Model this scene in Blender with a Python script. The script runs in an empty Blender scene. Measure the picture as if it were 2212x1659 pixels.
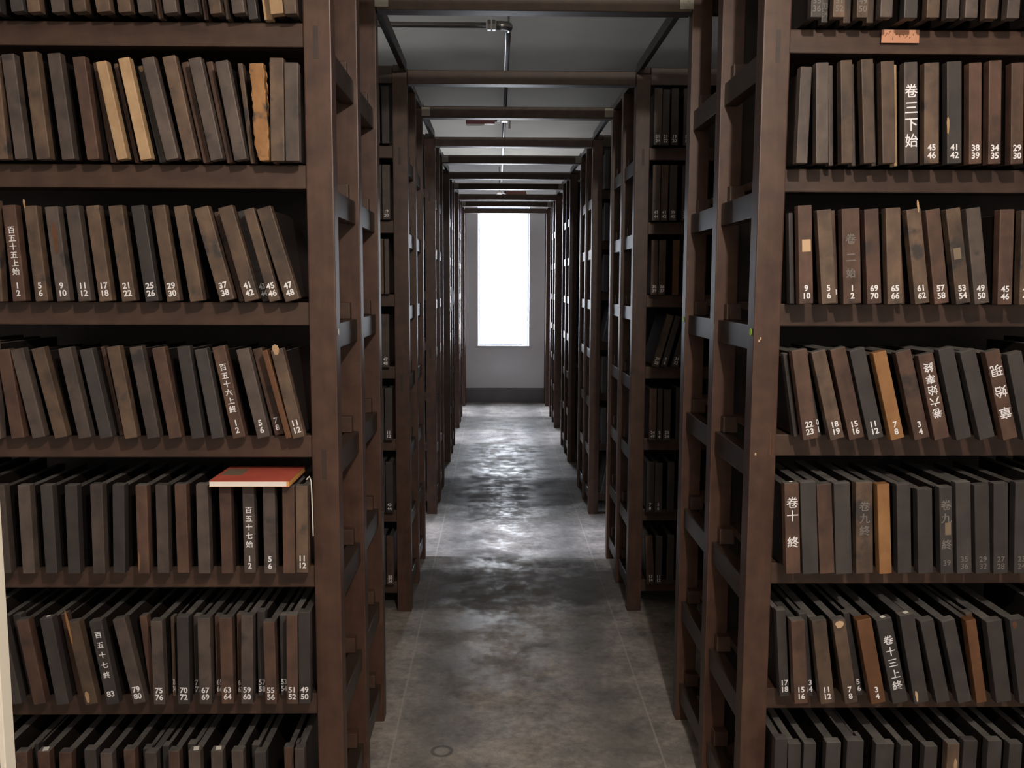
import bpy, bmesh, math, random
from mathutils import Vector, Matrix
R = random.Random(7)
sc = bpy.context.scene
C = sc.collection

# ------------------------------------------------------------------ camera
FOC, PITCH, YAW, ROLL = 1946.62, .1098, .0172, .0034
cy_, sy_, cp_, sp_ = math.cos(YAW), math.sin(YAW), math.cos(PITCH), math.sin(PITCH)
FW = Vector((cp_ * sy_, cp_ * cy_, -sp_)); UP = Vector((sp_ * sy_, sp_ * cy_, cp_)); RT = Vector((cy_, -sy_, 0))
cr, sr = math.cos(ROLL), math.sin(ROLL)
RX = RT * cr + UP * sr; UX = UP * cr - RT * sr
EYE = Vector((0, 0, 1.5))
cd = bpy.data.cameras.new('camera'); cam = bpy.data.objects.new('camera', cd); C.objects.link(cam)
m = Matrix.Identity(4)
for i in range(3):
    m[i][0], m[i][1], m[i][2], m[i][3] = RX[i], UX[i], -FW[i], EYE[i]
cam.matrix_world = m
cd.sensor_fit = 'HORIZONTAL'; cd.sensor_width = 36; cd.lens = FOC / 2212 * 36; cd.clip_start = .05
sc.camera = cam

def at(u, v, y):
    """measured spot of the photograph, carried onto the upright plane at distance y"""
    d = FW + RX * ((u - 1106) / FOC) - UX * ((v - 829.5) / FOC)
    return EYE + d * (y / d.y)

# ------------------------------------------------------------------ materials
def mat(name):
    mt = bpy.data.materials.new(name); mt.use_nodes = True
    nt = mt.node_tree; b = nt.nodes['Principled BSDF']
    return mt, nt, b

def plain(name, col, rough=.5, metal=0., spec=.5):
    mt, nt, b = mat(name)
    b.inputs['Base Color'].default_value = (*col, 1); b.inputs['Roughness'].default_value = rough
    b.inputs['Metallic'].default_value = metal; b.inputs['Specular IOR Level'].default_value = spec
    return mt

def wood(name, a, b_, rough=.45, stretch=(18, 18, 2.2), rnd=.35, spot=None, spec=.5, fine=.5):
    """streaky aged timber: long grain noise, blotches, a little per-object variation"""
    mt, nt, b = mat(name); N = nt.nodes; L = nt.links
    tc = N.new('ShaderNodeTexCoord'); mp = N.new('ShaderNodeMapping'); mp.inputs['Scale'].default_value = stretch
    oi = N.new('ShaderNodeObjectInfo')
    off = N.new('ShaderNodeVectorMath'); off.operation = 'ADD'
    mul = N.new('ShaderNodeMath'); mul.operation = 'MULTIPLY'; mul.inputs[1].default_value = 37.
    L.new(oi.outputs['Random'], mul.inputs[0]); L.new(tc.outputs['Object'], off.inputs[0]); L.new(mul.outputs[0], off.inputs[1])
    L.new(off.outputs[0], mp.inputs['Vector'])
    n1 = N.new('ShaderNodeTexNoise'); n1.inputs['Scale'].default_value = 1.6; n1.inputs['Detail'].default_value = 6; n1.inputs['Roughness'].default_value = .62
    L.new(mp.outputs[0], n1.inputs['Vector'])
    n2 = N.new('ShaderNodeTexNoise'); n2.inputs['Scale'].default_value = 22; n2.inputs['Detail'].default_value = 5
    L.new(off.outputs[0], n2.inputs['Vector'])
    mx = N.new('ShaderNodeMix'); mx.data_type = 'FLOAT'; mx.inputs[0].default_value = fine
    L.new(n2.outputs['Fac'], mx.inputs[2]); L.new(n1.outputs['Fac'], mx.inputs[3])
    cr_ = N.new('ShaderNodeValToRGB'); e = cr_.color_ramp.elements
    e[0].position = .38; e[0].color = (*b_, 1); e[1].position = .62; e[1].color = (*a, 1)
    L.new(mx.outputs[0], cr_.inputs[0]); out = cr_.outputs[0]
    if spot:
        n3 = N.new('ShaderNodeTexNoise'); n3.inputs['Scale'].default_value = spot[1]; n3.inputs['Detail'].default_value = 4
        L.new(off.outputs[0], n3.inputs['Vector'])
        r3 = N.new('ShaderNodeValToRGB'); r3.color_ramp.elements[0].position = spot[2]; r3.color_ramp.elements[1].position = spot[2] + .08
        L.new(n3.outputs['Fac'], r3.inputs[0])
        m3 = N.new('ShaderNodeMix'); m3.data_type = 'RGBA'; L.new(r3.outputs[0], m3.inputs[0]); L.new(out, m3.inputs[6]); m3.inputs[7].default_value = (*spot[0], 1)
        out = m3.outputs[2]
    hv = N.new('ShaderNodeHueSaturation')
    mr = N.new('ShaderNodeMapRange'); mr.inputs[3].default_value = 1 - rnd; mr.inputs[4].default_value = 1 + rnd
    L.new(oi.outputs['Random'], mr.inputs[0]); L.new(mr.outputs[0], hv.inputs['Value']); L.new(out, hv.inputs['Color'])
    L.new(hv.outputs[0], b.inputs['Base Color'])
    b.inputs['Roughness'].default_value = rough; b.inputs['Specular IOR Level'].default_value = spec
    bp = N.new('ShaderNodeBump'); bp.inputs['Strength'].default_value = .18; bp.inputs['Distance'].default_value = .002
    L.new(n1.outputs['Fac'], bp.inputs['Height']); L.new(bp.outputs[0], b.inputs['Normal'])
    return mt

M = {}
M['post'] = wood('rack_timber', (0.0980, 0.0515, 0.0350), (0.0550, 0.0280, 0.0195), .42, rnd=.10)
M['rail'] = wood('rail_timber', (0.0527, 0.0341, 0.0248), (0.0279, 0.0186, 0.0143), .40, (3, 2.2, 18), .12)
M['shelf'] = wood('shelf_timber', (0.0880, 0.0510, 0.0350), (0.0500, 0.0280, 0.0195), .45, (2.2, 9, 18), .12)
M['tenon'] = wood('tenon_timber', (0.0434, 0.0298, 0.0223), (0.0279, 0.0186, 0.0149), .5, rnd=.1)
M['beam'] = wood('beam_timber', (0.0744, 0.0465, 0.0310), (0.0403, 0.0248, 0.0174), .45, (2.2, 12, 18), .15)
M['board'] = wood('inked_board', (0.0180, 0.0132, 0.0120), (0.0084, 0.0072, 0.0072), .5, (8, 2, 8), .3)
M['b'] = wood('brown_end_grain', (0.1450, 0.0960, 0.0640), (0.0600, 0.0420, 0.0330), .55, (14, 14, 4), .22, spot=((0.0400, 0.0344, 0.0336), 14, .60))
M['g'] = wood('grey_end_grain', (0.1150, 0.0890, 0.0760), (0.0560, 0.0450, 0.0420), .55, (14, 14, 4), .22, spot=((0.0410, 0.0369, 0.0369), 14, .62))
M['d'] = wood('blackened_end_grain', (0.0562, 0.0495, 0.0480), (0.0345, 0.0315, 0.0315), .5, (14, 14, 4), .2)
M['r'] = wood('reddish_end_grain', (0.1250, 0.0700, 0.0490), (0.0580, 0.0335, 0.0265), .55, (14, 14, 4), .15, spot=((0.0413, 0.0300, 0.0270), 12, .62))
M['p'] = wood('pale_end_grain', (0.4960, 0.3440, 0.2000), (0.3600, 0.2320, 0.1280), .6, (14, 14, 4), .08, spot=((0.1920, 0.1200, 0.0720), 30, .68))
M['o'] = wood('orange_end_grain', (0.3168, 0.1656, 0.0648), (0.2304, 0.1116, 0.0432), .6, (16, 16, 4), .06, spot=((0.0576, 0.0360, 0.0252), 34, .70))
M['m'] = wood('mottled_end_grain', (0.3750, 0.1950, 0.0750), (0.2475, 0.1200, 0.0450), .6, (26, 26, 16), .05, spot=((0.0525, 0.0450, 0.0413), 16, .53))
M['k'] = wood('orange_brown_end_grain', (0.1550, 0.0713, 0.0310), (0.0992, 0.0434, 0.0211), .55, (14, 14, 4), .05)
M['white'] = plain('white_paint', (.88, .90, .95), .6)
M['dust'] = wood('dusty_top_edge', (.150, .145, .140), (.075, .073, .072), .7, (10, 10, 10), .3)
M['faint'] = plain('worn_white_paint', (.20, .19, .18), .7)
M['ink'] = plain('black_ink', (.03, .025, .02), .7)
M['paper'] = plain('white_paper', (.80, .80, .76), .7)
M['kraft'] = plain('peach_paper', (.72, .36, .22), .7)
M['sticker'] = plain('pale_sticker', (.62, .45, .28), .7)
M['oldsticker'] = plain('faded_sticker', (.22, .17, .12), .7)
M['green'] = plain('lime_sticker', (.45, .80, .05), .6)
M['redcover'] = wood('red_book_cover', (.62, .13, .085), (.52, .10, .07), .6, (6, 6, 6), .0)
M['pages'] = plain('book_pages', (.95, .92, .86), .7)
M['tape'] = plain('ochre_binding', (.75, .42, .12), .6)
M['steel'] = plain('galvanised_steel', (.45, .46, .47), .30, .9)
M['iron'] = plain('dark_angle_iron', (.06, .062, .065), .45, .4)
M['plate'] = wood('grey_bracket_metal', (.42, .42, .36), (.30, .30, .26), .5, (20, 20, 20), .08)
M['redlever'] = plain('red_enamel', (.16, .015, .02), .35)
M['black'] = plain('black_rubber', (.01, .01, .012), .5)
M['enamel'] = plain('cream_enamel', (.80, .77, .68), .4)
M['greymetal'] = plain('grey_enamel', (.32, .30, .30), .5)
M['frame'] = plain('window_paint', (.55, .56, .58), .5)

def plaster(name, a, b_, scale=1.2, rough=.85):
    mt, nt, b = mat(name); N = nt.nodes; L = nt.links
    tc = N.new('ShaderNodeTexCoord'); n = N.new('ShaderNodeTexNoise'); n.inputs['Scale'].default_value = scale; n.inputs['Detail'].default_value = 6
    L.new(tc.outputs['Object'], n.inputs['Vector']); r = N.new('ShaderNodeValToRGB')
    r.color_ramp.elements[0].position = .35; r.color_ramp.elements[0].color = (*b_, 1)
    r.color_ramp.elements[1].position = .65; r.color_ramp.elements[1].color = (*a, 1)
    L.new(n.outputs['Fac'], r.inputs[0]); L.new(r.outputs[0], b.inputs['Base Color']); b.inputs['Roughness'].default_value = rough
    return mt
M['wall'] = plaster('wall_plaster', (.82, .83, .87), (.77, .78, .82))
M['ceil'] = plaster('ceiling_plaster', (.60, .56, .48), (.49, .46, .40), .9)
M['skirt'] = plaster('skirting_paint', (.20, .20, .215), (.16, .16, .17), 3, .6)

def floor_mat():
    mt, nt, b = mat('worn_concrete'); N = nt.nodes; L = nt.links
    tc = N.new('ShaderNodeTexCoord'); P = tc.outputs['Object']
    def noise(s, d, rg=.6, vec=P):
        n = N.new('ShaderNodeTexNoise'); n.inputs['Scale'].default_value = s; n.inputs['Detail'].default_value = d; n.inputs['Roughness'].default_value = rg
        L.new(vec, n.inputs['Vector']); return n.outputs['Fac']
    def ramp(f, p0, c0, p1, c1):
        r = N.new('ShaderNodeValToRGB'); e = r.color_ramp.elements
        e[0].position, e[1].position = p0, p1; e[0].color = (*c0, 1); e[1].color = (*c1, 1); L.new(f, r.inputs[0]); return r.outputs[0]
    def mathn(op, a, v=None):
        n = N.new('ShaderNodeMath'); n.operation = op
        for i, q in enumerate((a, v)):
            if q is None: continue
            if isinstance(q, (int, float)): n.inputs[i].default_value = q
            else: L.new(q, n.inputs[i])
        return n.outputs[0]
    def mix(f, a, c):
        n = N.new('ShaderNodeMix'); n.data_type = 'RGBA'; L.new(f, n.inputs[0]); L.new(a, n.inputs[6])
        if isinstance(c, tuple): n.inputs[7].default_value = (*c, 1)
        else: L.new(c, n.inputs[7])
        return n.outputs[2]
    big = noise(3.4, 9, .70); fine = noise(30, 6, .72)
    base = ramp(big, .36, (.205, .200, .192), .64, (.56, .525, .49))
    f2 = ramp(fine, .35, (.70, .70, .70), .66, (1.16, 1.15, 1.14))
    mu = N.new('ShaderNodeMix'); mu.data_type = 'RGBA'; mu.blend_type = 'MULTIPLY'; mu.inputs[0].default_value = 1; L.new(base, mu.inputs[6]); L.new(f2, mu.inputs[7])
    col = mu.outputs[2]
    sx = N.new('ShaderNodeSeparateXYZ'); L.new(P, sx.inputs[0])
    # dark trodden stripes just inside the two joint lines, as wear on the slab
    wob = mathn('MULTIPLY', mathn('SUBTRACT', noise(1.7, 4), .5), .34)
    for x0 in (-.20, .40):
        d = mathn('ABSOLUTE', mathn('SUBTRACT', mathn('ADD', sx.outputs['X'], wob), x0))
        r = N.new('ShaderNodeMapRange'); r.inputs[1].default_value = .02; r.inputs[2].default_value = .15; r.inputs[3].default_value = .55; r.inputs[4].default_value = 0
        L.new(d, r.inputs[0]); col = mix(r.outputs[0], col, (.15, .15, .148))
    for x0 in (-.337, .533):                                   # pale joint lines
        d = mathn('ABSOLUTE', mathn('SUBTRACT', sx.outputs['X'], x0))
        r = N.new('ShaderNodeMapRange'); r.inputs[1].default_value = .0015; r.inputs[2].default_value = .005; r.inputs[3].default_value = .40; r.inputs[4].default_value = 0
        L.new(d, r.inputs[0]); col = mix(r.outputs[0], col, (.62, .59, .55))
    # ring left by a bucket
    dx = mathn('SUBTRACT', sx.outputs['X'], -.175); dy = mathn('SUBTRACT', sx.outputs['Y'], 2.77)
    rr = mathn('SQRT', mathn('ADD', mathn('MULTIPLY', dx, dx), mathn('MULTIPLY', dy, dy)))
    d = mathn('ABSOLUTE', mathn('SUBTRACT', rr, .031))
    r = N.new('ShaderNodeMapRange'); r.inputs[1].default_value = .003; r.inputs[2].default_value = .009; r.inputs[3].default_value = .6; r.inputs[4].default_value = 0
    L.new(d, r.inputs[0]); col = mix(r.outputs[0], col, (.05, .05, .05))
    # a broad dull, darker patch (between the second and third rack gap)
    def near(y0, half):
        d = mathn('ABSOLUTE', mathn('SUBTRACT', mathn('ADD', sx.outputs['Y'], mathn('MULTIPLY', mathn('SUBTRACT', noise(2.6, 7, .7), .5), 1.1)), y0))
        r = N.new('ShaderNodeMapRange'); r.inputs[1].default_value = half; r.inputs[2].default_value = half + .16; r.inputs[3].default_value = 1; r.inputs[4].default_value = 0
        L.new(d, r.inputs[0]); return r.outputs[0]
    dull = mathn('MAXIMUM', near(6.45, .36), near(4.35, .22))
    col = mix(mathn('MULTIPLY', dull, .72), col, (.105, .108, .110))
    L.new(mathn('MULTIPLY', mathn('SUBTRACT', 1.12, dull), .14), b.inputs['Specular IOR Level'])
    L.new(col, b.inputs['Base Color'])
    ro = N.new('ShaderNodeMapRange'); ro.inputs[1].default_value = .3; ro.inputs[2].default_value = .7; ro.inputs[1].default_value = .40; ro.inputs[2].default_value = .62; ro.inputs[3].default_value = .30; ro.inputs[4].default_value = .74
    L.new(noise(5.0, 9, .78), ro.inputs[0]); L.new(ro.outputs[0], b.inputs['Roughness'])
    bp = N.new('ShaderNodeBump'); bp.inputs['Strength'].default_value = .10; bp.inputs['Distance'].default_value = .0012
    L.new(noise(30, 8, .7), bp.inputs['Height']); L.new(bp.outputs[0], b.inputs['Normal'])
    return mt
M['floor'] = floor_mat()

def glass_mat():
    mt = bpy.data.materials.new('window_glass'); mt.use_nodes = True; nt = mt.node_tree; N = nt.nodes; L = nt.links
    N.remove(N['Principled BSDF']); t = N.new('ShaderNodeBsdfTransparent'); g = N.new('ShaderNodeBsdfGlossy'); g.inputs['Roughness'].default_value = .05
    mx = N.new('ShaderNodeMixShader'); mx.inputs[0].default_value = .06
    L.new(t.outputs[0], mx.inputs[1]); L.new(g.outputs[0], mx.inputs[2]); L.new(mx.outputs[0], N['Material Output'].inputs[0])
    return mt
M['glass'] = glass_mat()
def thin_paper():
    mt = bpy.data.materials.new('thin_paper'); mt.use_nodes = True; nt = mt.node_tree; N = nt.nodes; L = nt.links
    N.remove(N['Principled BSDF']); a = N.new('ShaderNodeBsdfDiffuse'); b = N.new('ShaderNodeBsdfTranslucent')
    for q in (a, b): q.inputs['Color'].default_value = (.90, .90, .90, 1)
    mx = N.new('ShaderNodeMixShader'); mx.inputs[0].default_value = .7
    L.new(a.outputs[0], mx.inputs[1]); L.new(b.outputs[0], mx.inputs[2]); L.new(mx.outputs[0], N['Material Output'].inputs[0])
    return mt
M['thin'] = thin_paper()

# ------------------------------------------------------------------ helpers
def box(bm, x0, x1, y0, y1, z0, z1, bev=0., mi=0):
    g = bmesh.ops.create_cube(bm, size=1)
    vs = g['verts']
    for v in vs:
        v.co = Vector((x0 + (v.co.x + .5) * (x1 - x0), y0 + (v.co.y + .5) * (y1 - y0), z0 + (v.co.z + .5) * (z1 - z0)))
    fs = set(f for v in vs for f in v.link_faces)
    for f in fs: f.material_index = mi
    if bev:
        es = set(e for v in vs for e in v.link_edges)
        bmesh.ops.bevel(bm, geom=list(es), offset=bev, segments=2, affect='EDGES', profile=.6)

def tube(bm, a, b, r, seg=14):
    a, b = Vector(a), Vector(b); d = b - a; L = d.length
    q = d.to_track_quat('Z', 'Y').to_matrix().to_4x4()
    bmesh.ops.create_cone(bm, cap_ends=True, segments=seg, radius1=r, radius2=r, depth=L, matrix=Matrix.Translation((a + b) / 2) @ q)

def path_tube(bm, pts, r, seg=8):
    pts = [Vector(p) for p in pts]; rings = []
    for i, p in enumerate(pts):
        d = (pts[min(i + 1, len(pts) - 1)] - pts[max(i - 1, 0)]).normalized()
        s = d.orthogonal().normalized(); t = d.cross(s)
        rings.append([bm.verts.new(p + (s * math.cos(2 * math.pi * k / seg) + t * math.sin(2 * math.pi * k / seg)) * r) for k in range(seg)])
    for A, B in zip(rings, rings[1:]):
        best = min(range(seg), key=lambda o: sum((A[k].co - B[(k + o) % seg].co).length for k in range(seg)))
        B[:] = B[best:] + B[:best]
        for k in range(seg): bm.faces.new((A[k], A[(k + 1) % seg], B[(k + 1) % seg], B[k]))
    bm.faces.new(rings[0][::-1]); bm.faces.new(rings[-1])

def obj(name, bm, m_, parent=None, smooth=False):
    me = bpy.data.meshes.new(name); bmesh.ops.recalc_face_normals(bm, faces=bm.faces); bm.to_mesh(me); bm.free()
    for q in (m_ if isinstance(m_, (list, tuple)) else [m_]): me.materials.append(M[q] if isinstance(q, str) else q)
    if smooth:
        for p in me.polygons: p.use_smooth = True
    o = bpy.data.objects.new(name, me); C.objects.link(o)
    if parent: o.parent = parent
    return o

def tag(o, label, cat, group=None):
    o['label'] = label; o['category'] = cat
    if group: o['group'] = group
    return o

def thing(name, loc, label, cat, group=None):
    o = bpy.data.objects.new(name, None); o.empty_display_size = .05; o.location = loc; C.objects.link(o)
    return tag(o, label, cat, group)

def struct(name, bm, m_, parent=None):
    o = obj(name, bm, m_, parent)
    if not parent: o['kind'] = 'structure'
    return o

def BM(): return bmesh.new()

TXT = {}
def text_mesh(body, size, offs, line=1.0):
    k = (body, round(size, 4), round(offs, 5), line)
    if k not in TXT:
        cu = bpy.data.curves.new('lettering', 'FONT'); cu.body = body; cu.size = size; cu.align_x = 'CENTER'; cu.align_y = 'CENTER'
        cu.offset = offs; cu.space_line = line; cu.resolution_u = 3
        o = bpy.data.objects.new('lettering', cu); C.objects.link(o)
        dg = bpy.context.evaluated_depsgraph_get(); dg.update()
        me = bpy.data.meshes.new_from_object(o.evaluated_get(dg))
        bpy.data.objects.remove(o); bpy.data.curves.remove(cu)
        if not body.isascii():      # brush strokes are broad: thicken by laying the glyph over itself, a hair apart
            b = bmesh.new(); b.from_mesh(me); src = b.faces[:]
            for dx, dy, dz in ((.0007, 0, .00012), (0, .0006, .00024), (.0007, .0006, .00036)):
                g = bmesh.ops.duplicate(b, geom=src)
                for v in g['geom']:
                    if isinstance(v, bmesh.types.BMVert): v.co += Vector((dx, dy, dz))
            b.to_mesh(me); b.free()
        me.name = 'lettering'; TXT[k] = me
    return TXT[k]

def lettering(name, body, size, parent, loc, m_, offs=.0004, rot=0., line=1.0, fit=0.):
    me = text_mesh(body, size, offs, line).copy(); me.materials.clear(); me.materials.append(M[m_])
    o = bpy.data.objects.new(name, me); C.objects.link(o); o.parent = parent
    o.location = loc; o.rotation_euler = (math.pi / 2, rot, 0)
    if fit:
        wd = max(v.co.x for v in me.vertices) - min(v.co.x for v in me.vertices)
        if wd > fit: o.scale.x = fit / wd
    return o

# ------------------------------------------------------------------ measures of the place
D = [2.171, 4.022, 5.7955, 7.555, 9.3815, 11.109]      # front of each rack
SP = .399                                               # post to post
XL = [-.385] + [-.390] * 5                              # aisle faces, left and right
XR = [.622] + [.6046] * 5
LIP = [2.048, 1.724, 1.401, 1.078, .750, .420, .085]    # underside of each shelf lip
LH = .055
TOP = 2.44
RAIL = [2.057, 1.729, 1.402, 1.080, .752, .428, .135]   # tops of the side rails
PW, PD = .0645, .056
RLS = {-1: 2.62, 1: 2.62}                               # rack lengths, left and right
YE = 11.463                                             # end wall
XW0, XW1, YB, ZC = -3.25, 3.65, -1.6, 3.0

# ------------------------------------------------------------------ room
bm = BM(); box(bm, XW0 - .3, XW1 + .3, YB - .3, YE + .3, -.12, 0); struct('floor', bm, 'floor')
bm = BM(); box(bm, XW0 - .3, XW1 + .3, YB - .3, YE + .3, ZC, ZC + .15); struct('ceiling', bm, 'ceil')
WX0, WX1, WZ0, WZ1 = -.236, .411, .725, 2.48
def pierced(bm, axis, u0, u1, t0, t1, z1, holes):
    """a wall slab along u with rectangular openings (u0,u1,z0,z1)"""
    def b(a0, a1, c0, c1):
        if a1 - a0 < 1e-4 or c1 - c0 < 1e-4: return
        if axis == 'x': box(bm, a0, a1, t0, t1, c0, c1)
        else: box(bm, t0, t1, a0, a1, c0, c1)
    cur = u0
    for (a0, a1, c0, c1) in sorted(holes):
        b(cur, a0, 0, z1); b(a0, a1, 0, c0); b(a0, a1, c1, z1); cur = a1
    b(cur, u1, 0, z1)
bm = BM(); pierced(bm, 'x', XW0, XW1, YE, YE + .24, ZC, [(WX0, WX1, WZ0, WZ1)]); struct('wall_end', bm, 'wall')
LW = [(4.93, 5.70), (8.52, 9.30), (10.26, 11.04)]  # the last opening is added to light the end wall
bm = BM(); pierced(bm, 'y', YB, YE, XW0 - .24, XW0, ZC, [(a, b, .72, 2.48) for a, b in LW]); struct('wall_left', bm, 'wall')
bm = BM(); pierced(bm, 'y', YB, YE, XW1, XW1 + .24, ZC, [(10.28, 11.02, .72, 2.48)]); struct('wall_right', bm, 'wall')  # opening added for light on the end wall
bm = BM(); box(bm, XW0, XW1, YB - .24, YB, 0, ZC); struct('wall_behind', bm, 'wall')
bm = BM(); box(bm, XW0, XW1, YE - .012, YE, 0, .186, .003); struct('baseboard_end', bm, 'skirt')
bm = BM(); box(bm, XW0, XW1, 3.90, 4.66, 2.83, ZC, .006); struct('trim_1', bm, 'ceil')

def window(name, axis, a0, a1, z0, z1, t, sg=1):
    """frame, glazing and sill set at the outer face of an opening"""
    def B(bm, u0, u1, w0, w1, c0, c1, bev=0):
        if axis == 'x': box(bm, u0, u1, t + w0, t + w1, c0, c1, bev)
        else: box(bm, min(t - sg * w1, t - sg * w0), max(t - sg * w1, t - sg * w0), u0, u1, c0, c1, bev)
    bm = BM(); f = .022
    B(bm, a0, a0 + f, .14, .18, z0, z1); B(bm, a1 - f, a1, .14, .18, z0, z1)
    B(bm, a0 + f, a1 - f, .14, .18, z0, z0 + f); B(bm, a0 + f, a1 - f, .14, .18, z1 - f, z1)
    w = struct(name, bm, 'frame')
    bm = BM(); B(bm, a0 + f, a1 - f, .157, .161, z0 + f, z1 - f); obj('pane', bm, 'glass', w)
    bm = BM(); B(bm, a0 - .01, a1 + .01, -.012, .0, z0 - .022, z0 + .001, .002); obj('sill', bm, 'frame', w)
    la = bpy.data.lights.new('daylight', 'AREA'); la.shape = 'RECTANGLE'; la.size = a1 - a0; la.size_y = z1 - z0; la.cycles.is_portal = True
    lo = bpy.data.objects.new('daylight', la); C.objects.link(lo)
    if axis == 'x': lo.location = ((a0 + a1) / 2, t + .20, (z0 + z1) / 2); lo.rotation_euler = (-math.pi / 2, 0, 0)
    else: lo.location = (t - sg * .20, (a0 + a1) / 2, (z0 + z1) / 2); lo.rotation_euler = (math.pi / 2, 0, -sg * math.pi / 2)
window('window_1', 'x', WX0, WX1, WZ0, WZ1, YE)
window('window_2', 'y', LW[0][0], LW[0][1], .72, 2.48, XW0)
window('window_3', 'y', LW[1][0], LW[1][1], .72, 2.48, XW0)
window('added_window_4', 'y', LW[2][0], LW[2][1], .72, 2.48, XW0)  # unseen, added to brighten the end wall from the left
window('added_window_5', 'y', 10.28, 11.02, .72, 2.48, XW1, -1)  # unseen too, put in for more daylight on the end wall

# ------------------------------------------------------------------ racks
def rack_parts(root, s, nposts=3):
    """s=-1 rack on the left (runs to -x), +1 on the right; local origin = front corner on the aisle, floor level"""
    def X(a, b): return (min(s * a, s * b), max(s * a, s * b))
    RL = RLS[s]
    depth = (nposts - 1) * SP + PD
    for e in (0, RL - PW):
        for j in range(nposts):
            bm = BM(); a, b = X(e, e + PW); box(bm, a, b, j * SP, j * SP + PD, 0, TOP - .03, .003)
            p = obj('post', bm, 'post', root)
            if e == 0 and j == 0:
                for k in (0, 3) if s < 0 else (0,):
                    zc = RAIL[k] - .03 + (.012 if k else .03)
                    bm = BM(); a, b = X(.030, .041); box(bm, a, b, -.0006, .004, zc - .037, zc + .037); obj('tenon', bm, 'tenon', p)
    for z in LIP:
        bm = BM(); a, b = X(PW, RL - PW)
        f0 = .010 if s < 0 else .028
        box(bm, a, b, f0, .048, z, z + LH, .003)
        box(bm, a, b, .049, depth - .049, z + LH - .022, z + LH - .001)
        box(bm, a, b, depth - .048, depth - .018, z, z + LH, .003)
        obj('shelf', bm, 'shelf', root)
    for z in RAIL:
        for j in range(nposts - 1):
            bm = BM(); a, b = X(.011, .048); box(bm, a, b, j * SP + PD, (j + 1) * SP, z - .062, z, .002)
            t = obj('tie_rail', bm, 'rail', root)
            bm = BM(); a, b = X(.026, .068); box(bm, a, b, (j + 1) * SP - .034, (j + 1) * SP - .001, z + .001, z + .046, .002)
            obj('wedge', bm, 'shelf', t)
    bm = BM(); a, b = X(.004, PW - .004); box(bm, a, b, -.004, depth + .004, TOP - .03, TOP, .003); obj('top_side_rail', bm, 'rail', root)
    bm = BM(); a, b = X(PW, RL - PW)
    box(bm, a, b, .006, .04, TOP - .075, TOP - .002, .002); box(bm, a, b, .041, depth - .041, TOP - .02, TOP - .003); box(bm, a, b, depth - .04, depth - .006, TOP - .075, TOP - .002, .002)
    obj('top_board', bm, 'rail', root)
    if nposts > 2:  # added dark panel, not a known rack part: stops light showing through
        bm = BM(); a, b = X(PW + .001, RL - PW - .001); box(bm, a, b, SP + .020, SP + .034, .06, TOP - .09); obj('added_shade_panel', bm, 'board', root)

RLAB = ['nearest to the camera', 'second from the camera', 'third from the camera', 'fourth from the camera', 'fifth from the camera', 'shallow one against the end wall']
racks = {}
for s, side, XS in ((-1, 'left', XL), (1, 'right', XR)):
    lab = lambda k: 'dark wooden storage rack on the %s of the aisle, %s' % (side, RLAB[k])
    r0 = thing('storage_rack', (XS[0], D[0], 0), lab(0), 'rack', 'wooden racks lining the aisle')
    rack_parts(r0, s); racks[side, 0] = r0
    kids = list(r0.children)
    for k in range(1, 5):
        r = r0.copy(); C.objects.link(r); r.location = (XS[k], D[k], 0); r['label'] = lab(k); racks[side, k] = r
        for c in kids:
            c2 = c.copy(); C.objects.link(c2); c2.parent = r
            for g in list(c.children):
                g2 = g.copy(); C.objects.link(g2); g2.parent = c2
    r = thing('storage_rack', (XS[5], D[5], 0), lab(5), 'rack', 'wooden racks lining the aisle')
    global_sp = SP; SP = .270; rack_parts(r, s, 2); SP = global_sp; racks[side, 5] = r

# marks on the two nearest front posts
bpy.context.view_layer.update()
def post_of(side, k=0, y=0):
    return [c for c in racks[side, k].children if c.name.startswith('post')][y]
def on_rack(side, name, bmf, m_, k=0, y=0):
    p = post_of(side, k, y); bm = BM(); bmf(bm); bm.transform(Matrix.Translation(-racks[side, k].location)); return obj(name, bm, m_, p)
def dot(c, r, n):
    def f(bm):
        bmesh.ops.create_cone(bm, cap_ends=True, segments=16, radius1=r, radius2=r, depth=.001, matrix=Matrix.Translation(c) @ Vector(n).to_track_quat('Z', 'Y').to_matrix().to_4x4())
    return f
on_rack('left', 'sticker', dot((-.3848, 2.20, at(734, 717, 2.2).z), .008, (1, 0, 0)), 'paper')
on_rack('right', 'sticker', dot((.6216, 2.198, at(1613, 717, 2.2).z), .009, (-1, 0, 0)), 'green')
on_rack('right', 'sticker', dot((.6216, 2.171 + 2 * SP + .028, at(1471, 690, 3.0).z), .009, (-1, 0, 0)), 'green', 0, 2)
def chips(pts, w, h):
    def f(bm):
        for u, v in pts:
            c = at(u, v, 2.171); box(bm, c.x - w / 2, c.x + w / 2, 2.1704, 2.1714, c.z - h / 2, c.z + h / 2)
    return f
on_rack('right', 'bare_wood_scrape', chips([(1664, 958), (1669, 962)], .0035, .056), 'k')
on_rack('right', 'scuff', chips([(1640, 736), (1643, 731), (1632, 981)], .004, .006), 'sticker')

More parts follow.
